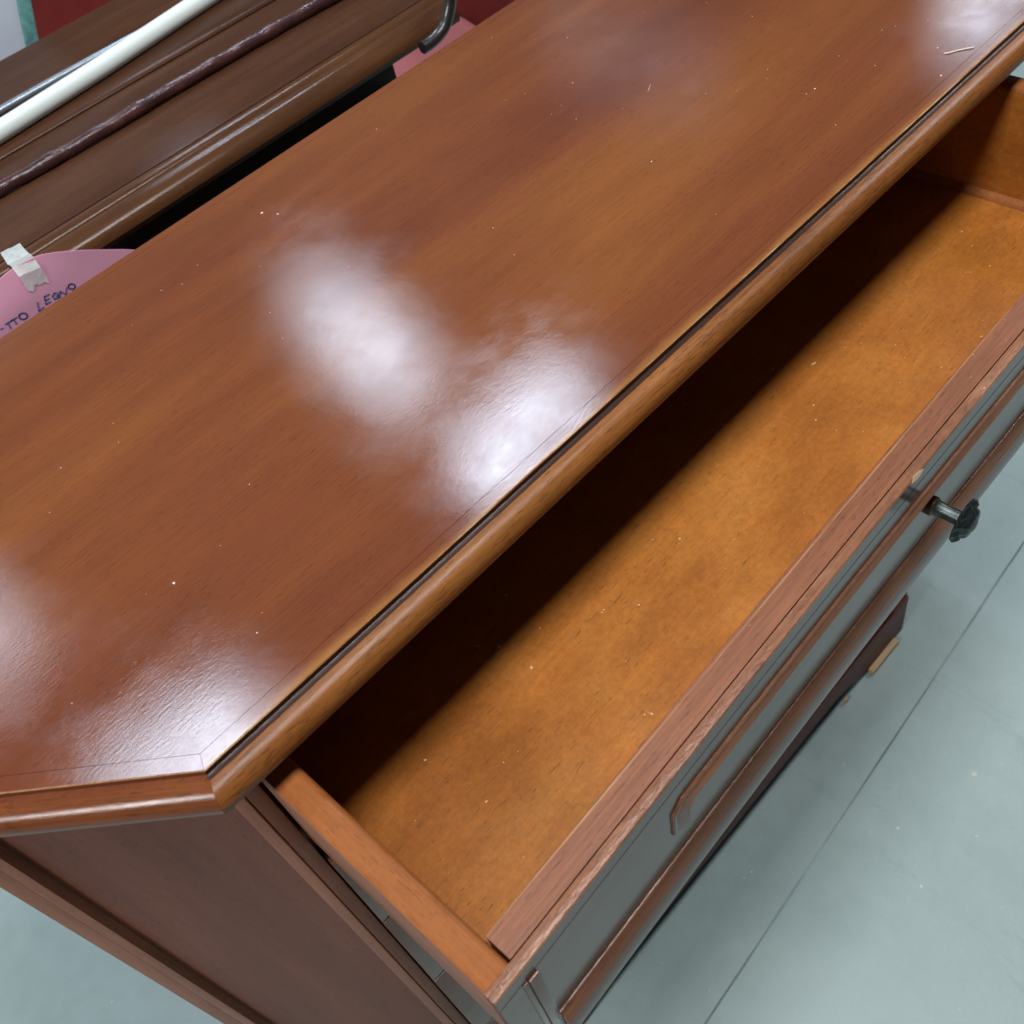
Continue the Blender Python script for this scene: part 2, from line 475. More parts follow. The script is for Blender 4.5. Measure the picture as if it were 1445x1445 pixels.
# the top: a panel and six mitred edgings that carry the moulding
pin = offset_poly(poly, -0.01148)
tv = [(p.x, p.y, ZT) for p in pin] + [(p.x, p.y, ZT - 0.022) for p in pin]
n6 = 6
obj("top_panel", tv, [tuple(range(6)), tuple(range(11, 5, -1))] + [(i, 6 + i, 6 + (i + 1) % 6, (i + 1) % 6) for i in range(6)],
    M_TOP, chest, Matrix.Translation((0.45, 0.64, ZT)))
eprof = [(-0.0112, 0.0, 0), (-0.0007, 0.0, 2), (0.0001, 0.0007, 3), (0.0004, 0.0046, 3), (0.0038, 0.0058, 1)]
for k in range(1, 12):
    t = -math.pi / 2 + math.pi * k / 12
    eprof.append((0.0038 + 0.0144 * math.cos(t), 0.0181 + 0.0123 * math.sin(t), 1))
eprof += [(0.0040, 0.0302, 1), (-0.0112, 0.0302, 0)]
offs = [offset_poly(poly, d) for (d, t, mi) in eprof]
for e in range(6):
    a, b_ = e, (e + 1) % 6
    ed = (poly[b_] - poly[a]).normalized(); nrm = Vector((ed.y, -ed.x))
    ev = []; ef = []; em = []
    m = len(eprof)
    nseg = 2
    for s in range(nseg + 1):
        u_ = s / nseg
        for k in range(m):
            p = offs[k][a].lerp(offs[k][b_], u_)
            g = 0.00010
            p = p + ed * (g if s == 0 else (-g if s == nseg else 0))
            d, t, mi = eprof[k]
            wob = 0.0
            ev.append((p.x - nrm.x * wob, p.y - nrm.y * wob, ZT - t - wob * 0.5))
    for s in range(nseg):
        for k in range(m):
            j = (k + 1) % m
            ef.append((s * m + k, s * m + j, (s + 1) * m + j, (s + 1) * m + k))
            em.append(eprof[k][2] if k != m - 1 else 0)
    ef += [tuple(range(m)), tuple(range(nseg * m, nseg * m + m))[::-1]]; em += [1, 1]
    fr = Matrix.Translation((0.45, 0.64, ZT))
    front = e == 0
    obj("edging", ev, ef, M_EDGE, chest, fr, fmats=em, smooth=True,
        mats=[M_EDGE if front else M_EDGE_CANT, M_NOSE_R if e == 1 else (M_NOSE_L if e == 5 else M_NOSE), M_WORN, M_GROOVE if front else M_EDGE_CANT])

# carcass ------------------------------------------------------------
pc = offset_poly(poly, -0.0156)
A0 = pc[0]; A4 = pc[1]; A5 = pc[2]; A1 = pc[5]
ZB = 0.10                          # underside of the carcass, top of the plinth
ZU = ZT - 0.031
def cant(side):
    """Axes on a canted corner: x away from the front corner, y outward, z up."""
    if side < 0:
        o_, ux = A0, U
        yn = Vector((-math.sin(ca), -math.cos(ca)))
    else:
        o_, ux = A4, Vector((-U.x, U.y))
        yn = Vector((math.sin(ca), -math.cos(ca)))
    m = Matrix(((ux.x, yn.x, 0, o_.x), (ux.y, yn.y, 0, o_.y), (0, 0, 1, 0), (0, 0, 0, 1)))
    return m
LC = (A1 - A0).length
for side in (-1, 1):
    M = cant(side)
    # the corner post: a strip on the front, a strip on the cant, a groove between them
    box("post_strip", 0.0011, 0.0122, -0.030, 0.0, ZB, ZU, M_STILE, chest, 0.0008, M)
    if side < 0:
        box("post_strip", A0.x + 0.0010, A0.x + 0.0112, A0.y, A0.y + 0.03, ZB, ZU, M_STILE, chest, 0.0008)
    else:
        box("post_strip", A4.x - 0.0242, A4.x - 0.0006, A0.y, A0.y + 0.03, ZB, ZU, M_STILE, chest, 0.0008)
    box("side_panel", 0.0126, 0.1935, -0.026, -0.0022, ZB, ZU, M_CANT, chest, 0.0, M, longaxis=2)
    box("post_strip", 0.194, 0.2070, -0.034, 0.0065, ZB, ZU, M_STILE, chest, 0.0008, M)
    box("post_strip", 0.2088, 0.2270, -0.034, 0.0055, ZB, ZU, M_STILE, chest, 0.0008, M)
    xs = A1.x if side < 0 else A5.x
    if side < 0:
        box("end_panel", xs, xs + 0.018, A1.y + 0.02, YB - 0.03, ZB, ZU, M_CANT, chest, 0.0008, longaxis=2)
    else:
        box("end_panel", xs - 0.018, xs, A1.y + 0.02, YB - 0.03, ZB, ZU, M_CANT, chest, 0.0008, longaxis=2)
box("back_panel", A1.x + 0.001, A5.x - 0.001, YB - 0.0295, YB - 0.018, ZB, ZU, M_INNER, chest, 0.0)
box("top_rail", A0.x + 0.012, A4.x - 0.012, 0.405, 0.440, ZU - 0.012, ZU - 0.0005, M_INNER, chest, 0.0005)
# dust boards and the closed drawers below the open one
OX0, OX1 = A0.x + 0.0122, A4.x - 0.0252
DZ = [0.115, 0.345, 0.56, 0.74, 0.875]
for k in range(4):
    z0, z1 = DZ[k], DZ[k + 1] - 0.003
    box("divider_rail", OX0 + 0.0004, OX1 - 0.0004, 0.4035, 0.44, DZ[k + 1] - 0.0105, DZ[k + 1] - 0.0015, M_INNER, chest, 0.0006)
    box("divider_board", OX0, OX1, 0.4405, YB - 0.0305, DZ[k + 1] - 0.0095, DZ[k + 1] - 0.0035, M_INNER, chest, 0.0)
    d = box("closed_drawer", OX0 + 0.0004, OX1 - 0.0004, 0.384, 0.402, z0, z1, M_FACE, chest, 0.0015)
    for kx in (0.5,):
        kp = [((OX0 + OX1) * kx, 0.3836 - q, (z0 + z1) / 2) for q in (0, 0.004, 0.022, 0.024, 0.027, 0.031, 0.0325)]
        tube("knob", kp, [0.0085, 0.006, 0.0055, 0.021, 0.0205, 0.011, 0.002], M_KNOB, d, 24)
# plinth with a cut-away arch between its bracket feet
pf = offset_poly(poly, -0.0072)
b0, b4 = pf[0], pf[1]
arch = [(b0.x, 0.0), (b0.x, 0.10), (b4.x, 0.10), (b4.x, 0.0), (b4.x - 0.11, 0.0), (b4.x - 0.135, 0.010), (b4.x - 0.17, 0.034), (b4.x - 0.22, 0.046),
        (b0.x + 0.22, 0.046), (b0.x + 0.17, 0.034), (b0.x + 0.135, 0.010), (b0.x + 0.11, 0.0)]
yf = b0.y
def extr(name, outline, fn, mat, parent, frame, bevel=0.0):
    n = len(outline)
    v = [fn(p, 0) for p in outline] + [fn(p, 1) for p in outline]
    f = [tuple(range(n)), tuple(range(2 * n - 1, n - 1, -1))] + [(i, n + i, n + (i + 1) % n, (i + 1) % n) for i in range(n)]
    return obj(name, v, f, mat, parent, frame, bevel=bevel)
plin = extr("plinth", arch, lambda p, s: (p[0], yf + 0.02 * s, p[1] - 0.0005), M_PLINTH, chest, frame_at((0.48, yf, 0.05), (1, 0, 0)), 0.0)
for (xa, xb, py) in ((b4.x - 0.110, b4.x - 0.030, 0.011), (b4.x - 0.184, b4.x - 0.176, 0.005)):
    box("foot_block", xa, xb, yf - py, yf - 0.0005, 0.0006, 0.012, M_RAW, plin, 0.0015)
for side in (-1, 1):
    o_ = b0 if side < 0 else b4
    ux = U if side < 0 else Vector((-U.x, U.y))
    yn = Vector((-math.sin(ca), -math.cos(ca))) if side < 0 else Vector((math.sin(ca), -math.cos(ca)))
    M = Matrix(((ux.x, yn.x, 0, o_.x), (ux.y, yn.y, 0, o_.y), (0, 0, 1, 0), (0, 0, 0, 1)))
    box("plinth_corner", 0.0005, 0.228, -0.02, 0.0, 0.0005, 0.0995, M_PLINTH, chest, 0.001, M)
    xs = (pf[5].x if side < 0 else pf[2].x)
    x0, x1 = (xs, xs + 0.02) if side < 0 else (xs - 0.02, xs)
    box("plinth_end", x0, x1, pf[5].y + 0.005, YB - 0.02, 0.0005, 0.0995, M_PLINTH, chest, 0.001)

# ------------------------------------------------------------------ the open drawer, slightly skewed and drooping
yaw, droop = math.radians(1.6155876), math.radians(2.379252)
MD = Matrix.Translation((0.01420948, 0.37197087, CAM_H - 0.545)) @ Matrix.Rotation(yaw, 4, 'Z') @ Matrix.Rotation(droop, 4, 'X')
DW = 0.925
def bow(x):
    if x < 0.64:
        return 0.0028 * math.sin(math.pi * max(x, 0) / 0.64)
    return -0.0135 * (x - 0.64)
# face board (the drawer itself), everything else hangs on it
FY = -0.1971
fp = [(-0.1892, -0.0001), (-0.1892, -0.165), (FY, -0.165), (FY, -0.0175), (FY + 0.0006, -0.0170), (FY + 0.0006, -0.0165), (FY, -0.0160),
      (FY, -0.0010), (FY + 0.0009, -0.0001), (-0.1930, 0.0001), (-0.1908, 0.0001)]
MF = MD @ Matrix.Translation((0, -0.0021, 0))
fmt = [0] * len(fp)
for i in (7, 8, 9, 10):
    fmt[i] = 1
frD = MD.copy(); frD.translation = MD @ Vector((DW / 2, -0.1892, 0))
drawer = prism("drawer", fp, 0.0008, DW - 0.0008, M_FACE, chest, MD, 60, frame=frD, fmat=fmt, mats=[M_FACE, M_RAILNOSE], warp=bow)
def dpart(name, prof, x0, x1, mat, M=MD, segs=60, **kw):
    return prism(name, prof, x0, x1, mat, drawer, M, segs, warp=bow, **kw)
# front wall of the box, inset between the sides
fr = MD.copy(); fr.translation = MD @ Vector((DW / 2, -0.1698, 0))
dpart("front_rail", [(-0.1883, -0.0003), (-0.1883, -0.135), (-0.1698, -0.135), (-0.1698, -0.0008), (-0.1703, -0.0001)], 0.0226, DW - 0.0226, M_RAIL, frame=fr)
def sidewall(xa, xb, inner):
    """Side of the box with rounded top edges; XA outer, XB inner face."""
    s = 1 if xb > xa else -1
    pr = [(xa, -0.130), (xa, -0.0022), (xa + s * 0.0007, -0.0008), (xa + s * 0.0022, -0.0001), (xb - s * 0.0052, -0.0001), (xb - s * 0.0028, -0.0008),
          (xb - s * 0.0010, -0.0024), (xb, -0.0050), (xb, -0.130)]
    y0, y1 = -0.1889, 0.185
    n = len(pr)
    v = [MD @ Vector((p[0], y0, p[1])) for p in pr] + [MD @ Vector((p[0], y1, p[1])) for p in pr]
    f = [tuple(range(n)), tuple(range(2 * n - 1, n - 1, -1))] + [(i, n + i, n + (i + 1) % n, (i + 1) % n) for i in range(n)]
    R = MD.to_3x3()
    frm = Matrix((R.col[1], -R.col[0], R.col[2])).transposed().to_4x4(); frm.translation = MD @ Vector((xa, 0, 0))
    fmx = [0, 0] + [1 if i in (0, n - 1) else (2 if i == n - 2 else 0) for i in range(n)]  # inner faces take brighter amber; lamplight on the walls put into the colour
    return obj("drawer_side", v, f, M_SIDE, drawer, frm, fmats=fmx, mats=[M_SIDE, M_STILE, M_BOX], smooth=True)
sidewall(0.0006, 0.0212, 1)
sidewall(DW - 0.0006, DW - 0.0212, 1)
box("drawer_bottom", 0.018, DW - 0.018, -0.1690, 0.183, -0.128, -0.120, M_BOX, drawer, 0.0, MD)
# quarter-round beads where the bottom meets the sides
for s in (1, -1):
    xa = 0.0212 if s > 0 else DW - 0.0212
    pr = [(xa, -0.1198), (xa, -0.1125), (xa + s * 0.003, -0.1140), (xa + s * 0.0052, -0.1168), (xa + s * 0.006, -0.1198)]
    n = 5
    v = [MD @ Vector((p[0], -0.1668, p[1])) for p in pr] + [MD @ Vector((p[0], 0.17, p[1])) for p in pr]
    f = [tuple(range(n)), tuple(range(2 * n - 1, n - 1, -1))] + [(i, n + i, n + (i + 1) % n, (i + 1) % n) for i in range(n)]
    obj("bead", v, f, M_SIDE, drawer, smooth=True)
box("drawer_back", 0.0216, DW - 0.0216, 0.170, 0.184, -0.119, -0.004, M_SIDE, drawer, 0.001, MD)
# bottom lip of the face: worn top arris, sloping face, upright face
lip = [(-0.19505, -0.1255), (-0.1962, -0.1257), (-0.1970, -0.1266), (-0.2020, -0.1370), (-0.2026, -0.1385), (-0.2026, -0.165), (-0.19505, -0.165)]
dpart("bottom_lip", lip, 0.0302, DW - 0.0302, M_TRIM, MF, frame=None, fmat=[1, 1, 0, 0, 2, 0, 0], mats=[M_TRIM, M_RAILNOSE, M_FACE])
# end strips with a groove down their outer side
for s in (1, -1):
    x0, x1 = (0.0222, 0.0318) if s > 0 else (DW - 0.0318, DW - 0.0222)
    x2, x3 = (0.0182, 0.0216) if s > 0 else (DW - 0.0216, DW - 0.0182)
    Mb = MF @ Matrix.Translation((0, bow(x0), 0))
    box("end_strip", x0 if s > 0 else x0 + 0.0017, x1 - 0.0017 if s > 0 else x1, -0.1972, -0.19505, -0.1655, -0.0198, M_FACE, drawer, 0.0007, Mb)
    box("end_strip", x2, x3, -0.1961, -0.19505, -0.1655, -0.0200, M_TRIM, drawer, 0.0005, Mb)
# raised bracket moulding: chamfered corners and two short legs
xo, xi, zt_, zi, zl = 0.1522, 0.1664, -0.0395, -0.0492, -0.0795
oL = [(xo, zl), (xo, zt_ - 0.0105), (xo + 0.0102, zt_)]
iL = [(xi, zl - 0.003), (xi, zi - 0.0085), (xi + 0.0065, zi)]
oP = oL + [(DW - x, z) for x, z in oL[::-1]]
iP = iL + [(DW - x, z) for x, z in iL[::-1]]
def interp_path(P, k):
    out = []
    for i in range(len(P) - 1):
        nn = k if i == 2 else 1
        for q in range(nn):
            t = q / nn
            out.append((P[i][0] * (1 - t) + P[i + 1][0] * t, P[i][1] * (1 - t) + P[i + 1][1] * t))
    out.append(P[-1])
    return out
oP = interp_path(oP, 40); iP = interp_path(iP, 40)
rv = []; rf = []; rfm = []
sec = [(0.0, 0.0), (0.03, 0.0013), (0.12, 0.0021), (0.22, 0.0022), (0.30, 0.0016), (0.95, 0.0048), (1.0, 0.0044), (1.0, 0.0)]
ns = len(sec)
for (o_, i_) in zip(oP, iP):
    for (t, p) in sec:
        x = o_[0] + (i_[0] - o_[0]) * t; z = o_[1] + (i_[1] - o_[1]) * t
        rv.append(MF @ Vector((x, -0.19505 - p + bow(x), z)))
for q in range(len(oP) - 1):
    for k in range(ns - 1):
        rf.append((q * ns + k, q * ns + k + 1, (q + 1) * ns + k + 1, (q + 1) * ns + k)); rfm.append(1 if k in (0, 1) else (2 if k == 5 else 0))
rf += [tuple(range(ns)), tuple(range((len(oP) - 1) * ns, len(oP) * ns))[::-1]]; rfm += [0, 0]
frm = MD.copy(); frm.translation = MD @ Vector((DW / 2, -0.195, -0.06))
obj("raised_moulding", rv, rf, M_TRIM, drawer, frm, fmats=rfm, smooth=True, mats=[M_TRIM, M_RAILNOSE, M_WORN])
# knob: bronze collar, shank, scalloped rosette
kx, kz = 0.478, -0.0765
ky = -0.19505 + bow(kx)
def lathe(name, prof, mat, parent, sides=40, scallop=0.0, lobes=10, fm=None, mats=None):
    v = []; f = []; mm = []
    for i, (r, d) in enumerate(prof):
        for k in range(sides):
            th = 2 * math.pi * k / sides
            rr = r * (1 + (scallop * math.cos(lobes * th) if r > 0.014 else 0))
            dd = d + (0.0009 * math.cos(lobes * th) if (0.010 < r < 0.0195 and i > 6) else 0)
            v.append(MF @ Vector((kx + rr * math.cos(th), ky - dd, kz + rr * math.sin(th))))
    for i in range(len(prof) - 1):
        for k in range(sides):
            j = (k + 1) % sides
            f.append((i * sides + k, i * sides + j, (i + 1) * sides + j, (i + 1) * sides + k)); mm.append(fm[i] if fm else 0)
    f.append(tuple(range(sides))); mm.append(0)
    f.append(tuple(range((len(prof) - 1) * sides, len(prof) * sides))[::-1]); mm.append(0)
    return obj(name, v, f, mat, parent, fmats=mm, mats=mats, smooth=True)
lathe("knob", [(0.0078, 0.0), (0.0080, 0.004), (0.0068, 0.0052), (0.0064, 0.0058), (0.0056, 0.013), (0.0060, 0.0245), (0.0172, 0.0252), (0.0183, 0.0260),
               (0.0178, 0.0275), (0.0152, 0.0295), (0.0135, 0.0294), (0.0120, 0.0322), (0.0095, 0.0345), (0.0060, 0.0352), (0.0035, 0.0362), (0.0008, 0.0364)],
      M_KNOB, drawer, 48, 0.02, 12, [1, 1, 0, 0, 0, 0, 0, 0, 0, 0, 0, 0, 0, 0, 0], [M_KNOB, M_KNOBB])
# flake broken out of the face's upper edge
chip = [(0.4285, -0.1955, -0.0012), (0.4325, -0.1938, 0.0006), (0.4400, -0.1944, 0.0005), (0.4435, -0.1953, -0.0006), (0.4405, -0.1959, -0.0022), (0.4340, -0.1959, -0.0030)]
cv = [MF @ Vector((x, y + bow(x) - 0.0002, z)) for x, y, z in chip]
cc = sum((Vector(c_) for c_ in cv), Vector()) / 6
back = [c_ + (MD.to_3x3() @ Vector((0, 0.0014, -0.0014))) for c_ in cv]
obj("chipped_patch", [*cv, *back], [(0, 1, 2, 3, 4, 5), (11, 10, 9, 8, 7, 6)] + [(i, 6 + i, 6 + (i + 1) % 6, (i + 1) % 6) for i in range(6)], M_RAW, drawer)

# ------------------------------------------------------------------ dust and lint on the top and in the drawer
def specks(spots):
    v = []; f = []
    for (x, y, z, r) in spots:
        n0 = len(v)
        a = random.uniform(0, 6)
        for k in range(5):
            v.append((x + r * math.cos(a + k * 1.257) * random.uniform(0.7, 1.2), y + r * math.sin(a + k * 1.257) * random.uniform(0.7, 1.2), z))
        v.append((x, y, z + r * 0.7))
        for k in range(5):
            f.append((n0 + k, n0 + (k + 1) % 5, n0 + 5))
    return v, f
sp = [(0.059, 0.510, ZT, 0.0011), (0.366, 0.822, ZT, 0.0013), (0.373, 0.805, ZT, 0.0010), (0.607, 0.540, ZT, 0.0010), (0.770, 0.480, ZT, 0.0009), (0.834, 0.393, ZT, 0.0011), (0.876, 0.42, ZT, 0.001)]
for i in range(70):
    sp.append((random.uniform(-0.05, 0.95), random.uniform(0.40, 0.86), ZT, random.uniform(0.00025, 0.0006)))
for i in range(14):
    q = MD @ Vector((random.uniform(0.04, 0.88), random.uniform(-0.155, 0.0), -0.1198))
    sp.append((q.x, q.y, q.z, random.uniform(0.0003, 0.0007)))
for (x, y, r) in ((0.807, 0.160, 0.0045), (0.658, 0.203, 0.003), (0.602, 0.132, 0.002), (0.461, 0.332, 0.0015), (0.72, 0.11, 0.0018)):
    sp.append((x, y, 0.0, r))
v, f = specks(sp)
for (x, y, ang_, ln) in ((0.318, 0.452, 1.9, 0.012), (0.70, 0.62, 0.4, 0.014)):
    dx, dy = math.cos(ang_) * ln, math.sin(ang_) * ln
    n0 = len(v); wv = 0.00012
    for (a_, b2) in ((0, wv * 0.3), (0.3, wv), (0.7, wv), (1.0, wv * 0.2)):
        v.append((x + dx * a_ - dy / ln * b2, y + dy * a_ + dx / ln * b2 + 0.001 * a_ * a_, ZT + 0.00006))
        v.append((x + dx * a_ + dy / ln * b2, y + dy * a_ - dx / ln * b2 + 0.001 * a_ * a_, ZT + 0.00006))
    for q in range(3):
        f.append((n0 + 2 * q, n0 + 2 * q + 1, n0 + 2 * q + 3, n0 + 2 * q + 2))
d = obj("dust", v, f, M_DUST, frame=Matrix.Identity(4))
d["kind"] = "stuff"; d["label"] = "fine pale dust specks scattered on the chest top, drawer floor and concrete"
tag(tube("lint_thread", [(0.868, 0.409, ZT + 0.0006), (0.872, 0.405, ZT + 0.0008), (0.878, 0.401, ZT + 0.0006), (0.884, 0.395, ZT + 0.0008), (0.888, 0.391, ZT + 0.0006)], 0.0006, M_DUST, None, 6),
    "short pale thread of lint lying near the front edge of the chest top", "lint")

# ------------------------------------------------------------------ dark sideboard behind
ZS = CAM_H - 0.60
sb = empty("sideboard", (0.40, 1.45, 0.0), "dark walnut sideboard with moulded top edge standing behind the chest", "sideboard")
SX0, SX1 = -0.10, 0.922
box("sideboard_top", SX0, SX1, 1.2125, 1.748, ZS - 0.024, ZS, M_DARKW, sb, 0.001)
prism("raised_field", [(1.452, ZS + 0.0003), (1.449, ZS + 0.002), (1.451, ZS + 0.0045), (1.456, ZS + 0.0062), (1.465, ZS + 0.0068), (1.742, ZS + 0.0068), (1.742, ZS + 0.0003)],
      SX0 + 0.05, SX1 - 0.045, M_DARKW, sb, None, 1)
mp = [(1.2095, ZS - 0.030), (1.2095, ZS - 0.0025), (1.2080, ZS + 0.0004), (1.203, ZS + 0.0016), (1.1945, ZS + 0.0004), (1.1910, ZS - 0.0024), (1.1893, ZS - 0.0050), (1.1876, ZS - 0.0030),
      (1.183, ZS - 0.0022), (1.174, ZS - 0.0050), (1.166, ZS - 0.0100), (1.160, ZS - 0.0165), (1.158, ZS - 0.024), (1.161, ZS - 0.031), (1.168, ZS - 0.0345), (1.178, ZS - 0.0350)]
prism("front_moulding", mp, SX0, SX1, M_DARKN, sb, None, 1)
box("apron", SX0 + 0.02, SX1 - 0.012, 1.197, 1.72, ZS - 0.044, ZS - 0.0352, M_BLACKW, sb, 0.001)
CX1 = 0.811
box("carcass", SX0 + 0.09, CX1, 1.192, 1.72, 0.0, ZS - 0.0444, M_BLACKW, sb, 0.002)
for k in range(2):
    xa = SX0 + 0.10 + k * 0.41
    dr = box("cabinet_door", xa, xa + 0.40, 1.176, 1.1915, 0.10, ZS - 0.075, M_BLACKW, sb, 0.002)
    for (px0, px1, pz0, pz1) in ((0, 0.05, 0.10, ZS - 0.075), (0.35, 0.40, 0.10, ZS - 0.075), (0.0505, 0.3495, 0.10, 0.16), (0.0505, 0.3495, ZS - 0.135, ZS - 0.075)):
        box("door_frame", xa + px0, xa + px1, 1.170, 1.1757, pz0, pz1, M_BLACKW, dr, 0.0015)

# things lying on the sideboard
tz = ZS + 0.0069 + 0.0135
tag(tube("plastic_tube", [(0.02, 1.447, tz), (0.349, 1.480, tz), (0.528, 1.4995, tz), (0.733, 1.531, tz), (1.15, 1.588, tz)], 0.0135, M_TUBE, None, 28),
    "thick white plastic tube lying across the dark sideboard", "tube")
rz = ZS + 0.0069 + 0.006
tag(tube("metal_rod", [(0.05, 1.551, rz), (0.388, 1.560, rz), (0.466, 1.560, rz), (0.58, 1.557, rz), (0.80, 1.552, rz)], 0.006, M_ROD, None, 14),
    "thin grey metal rod half hidden behind the white tube on the sideboard", "rod")
# knobbly walking stick: shaft on the top, crook hooked over the corner
sz = ZS + 0.0092
pts = []; rad = []
kn = {9, 17, 23, 31, 38, 44}
for i in range(56):
    t = i / 55
    x = -0.05 + t * 0.97
    pts.append((x, 1.355 + 0.005 * math.sin(t * 9) - (0.024 * max(0, (t - 0.6)) / 0.40), sz + 0.0005 * math.sin(i * 1.7)))
    rad.append((0.0080 + 0.0006 * t) * (1 + random.uniform(-0.035, 0.035)) + (0.0012 if i in kn else 0))
n_shaft = len(pts)
HOOK = [(0.8745, 1.100, CAM_H - 0.545), (0.868, 1.100, CAM_H - 0.5590), (0.8612, 1.100, CAM_H - 0.5736), (0.8473, 1.100, CAM_H - 0.5911), (0.8314, 1.100, CAM_H - 0.5983), (0.813, 1.100, CAM_H - 0.6012), (0.8010, 1.100, CAM_H - 0.6011)]
ctrl = [(0.955, 1.318, sz + 0.006), (0.985, 1.290, sz + 0.018), (0.990, 1.235, sz + 0.032), (0.965, 1.175, sz + 0.044), (0.925, 1.130, sz + 0.051), (0.890, 1.105, sz + 0.046)] + HOOK
pts += ctrl; rad += [0.0094 - 0.0001 * i for i in range(len(ctrl))]
def smooth_path(P, R_, k=3):
    out = []; ro = []
    n = len(P)
    for i in range(n - 1):
        p0, p1, p2, p3 = (Vector(P[max(i - 1, 0)]), Vector(P[i]), Vector(P[i + 1]), Vector(P[min(i + 2, n - 1)]))
        for q in range(k):
            t = q / k
            out.append(0.5 * ((2 * p1) + (p2 - p0) * t + (2 * p0 - 5 * p1 + 4 * p2 - p3) * t * t + (3 * p1 - p0 - 3 * p2 + p3) * t ** 3))
            ro.append(R_[i] * (1 - t) + R_[i + 1] * t)
    out.append(Vector(P[-1])); ro.append(R_[-1])
    return out, ro
stick = empty("walking_stick", (0.4, 1.345, ZS), "knobbly dark walking stick lying on the sideboard, its crook hooked over the end", "walking stick")
sp_, sr_ = smooth_path(pts[:n_shaft + 2], rad[:n_shaft + 2], 3)
tube("shaft", sp_, sr_, M_STICK, stick, 18, jitter=0.02)
cp_, cr_ = smooth_path(pts[n_shaft + 1:], rad[n_shaft + 1:], 6)
tube("crook", cp_, cr_, M_CROOK, stick, 20)

# ------------------------------------------------------------------ pink card taped to the sideboard edge
card = empty("pink_card_sign", (0.22, 1.13, 0.93), "rounded pink card lettered in blue marker and taped to the sideboard edge", "sign")
arc = [(0.02, 0.900), (0.06, 0.948), (0.105, 0.978), (0.1478, 0.9939), (0.1786, 0.9994), (0.1985, 1.0017), (0.226, 1.001), (0.2459, 0.9948), (0.272, 0.9818), (0.3012, 0.9638),
       (0.3267, 0.9472), (0.3491, 0.9285), (0.3729, 0.902), (0.39, 0.87)]
cen = Vector((0.205, 0.80))
def card_pt(a, b_, lift=0.0):
    """Card surface: lower part leans away, rim curls towards the sideboard."""
    r = (Vector((a, b_)) - cen).length / 0.2
    curl = 0.010 * max(0.0, r - 0.86) / 0.14 * (1.0 if a < 0.2 else max(0.0, 1 - (a - 0.2) / 0.07))
    y = 1.1335 + 0.18 * max(0.0, 0.99 - b_) * 0.0 + curl * 0.6 - lift
    return Vector((a, y, b_))
rings = 14
cv = []; cf = []
prec = []
for i in range(len(arc) - 1):
    for q in range(4):
        t = q / 4
        prec.append(Vector(arc[i]).lerp(Vector(arc[i + 1]), t))
prec.append(Vector(arc[-1]))
arcv, _ = smooth_path([(p[0], p[1], 0) for p in arc], [0] * len(arc), 4)
na = len(arcv)
for th in (0.0, -0.0012):
    for rr in range(rings + 1):
        s = rr / rings
        for p in arcv:
            q = cen.lerp(Vector((p.x, p.y)), s)
            cv.append(card_pt(q.x, q.y, th))
off = (rings + 1) * na
for rr in range(rings):
    for k in range(na - 1):
        a = rr * na + k
        cf.append((a, a + 1, a + na + 1, a + na))
        cf.append((off + a, off + a + na, off + a + na + 1, off + a + 1))
for k in range(na - 1):
    a = rings * na + k
    cf.append((a, a + 1, off + a + 1, off + a))
sheet = obj("card", cv, cf, M_PINK, card, smooth=True)
strokes = [[(0.1486, 0.9535), (0.151, 0.953)], [(0.1559, 0.9552), (0.1644, 0.9551)], [(0.159, 0.9547), (0.1581, 0.9477)], [(0.1637, 0.9552), (0.1706, 0.9549)], [(0.1664, 0.9545), (0.1662, 0.9481)],
           [(0.1812, 0.949), (0.1796, 0.9478), (0.1774, 0.9476), (0.1752, 0.9486), (0.1735, 0.9505), (0.1729, 0.9527), (0.1734, 0.9547), (0.175, 0.9559), (0.1771, 0.956), (0.1794, 0.9551),
            (0.181, 0.9532), (0.1817, 0.951), (0.1812, 0.949)],
           [(0.1994, 0.9561), (0.1955, 0.9466), (0.2022, 0.9471)], [(0.2156, 0.9568), (0.2096, 0.9576), (0.2064, 0.9485), (0.2122, 0.9483)], [(0.2081, 0.9531), (0.213, 0.9526)],
           [(0.2254, 0.9517), (0.2214, 0.9545), (0.2178, 0.9527), (0.2182, 0.948), (0.2225, 0.9471), (0.2243, 0.9494), (0.2212, 0.9503)],
           [(0.2245, 0.9463), (0.228, 0.9525), (0.2319, 0.9451), (0.2366, 0.9518)],
           [(0.246, 0.9474), (0.2448, 0.9463), (0.2429, 0.9462), (0.2409, 0.9471), (0.2394, 0.9486), (0.2387, 0.9505), (0.2391, 0.9522), (0.2404, 0.9532), (0.2422, 0.9533), (0.2442, 0.9525),
            (0.2457, 0.9509), (0.2464, 0.949), (0.246, 0.9474)]]
lv = []; lf = []
for s in strokes:
    for (a, b_), (c_, d_) in zip(s[:-1], s[1:]):
        e = Vector((c_ - a, d_ - b_)); ln = e.length
        if ln < 1e-6:
            continue
        e /= ln; nn = Vector((-e.y, e.x)) * 0.00085
        n0 = len(lv)
        for (px, pz) in ((a - e.x * 0.0006 + nn.x, b_ - e.y * 0.0006 + nn.y), (c_ + e.x * 0.0006 + nn.x, d_ + e.y * 0.0006 + nn.y),
                         (c_ + e.x * 0.0006 - nn.x, d_ + e.y * 0.0006 - nn.y), (a - e.x * 0.0006 - nn.x, b_ - e.y * 0.0006 - nn.y)):
            lv.append(card_pt(px, pz, 0.0004))
        lf.append((n0, n0 + 1, n0 + 2, n0 + 3))
obj("lettering", lv, lf, M_INK, sheet)
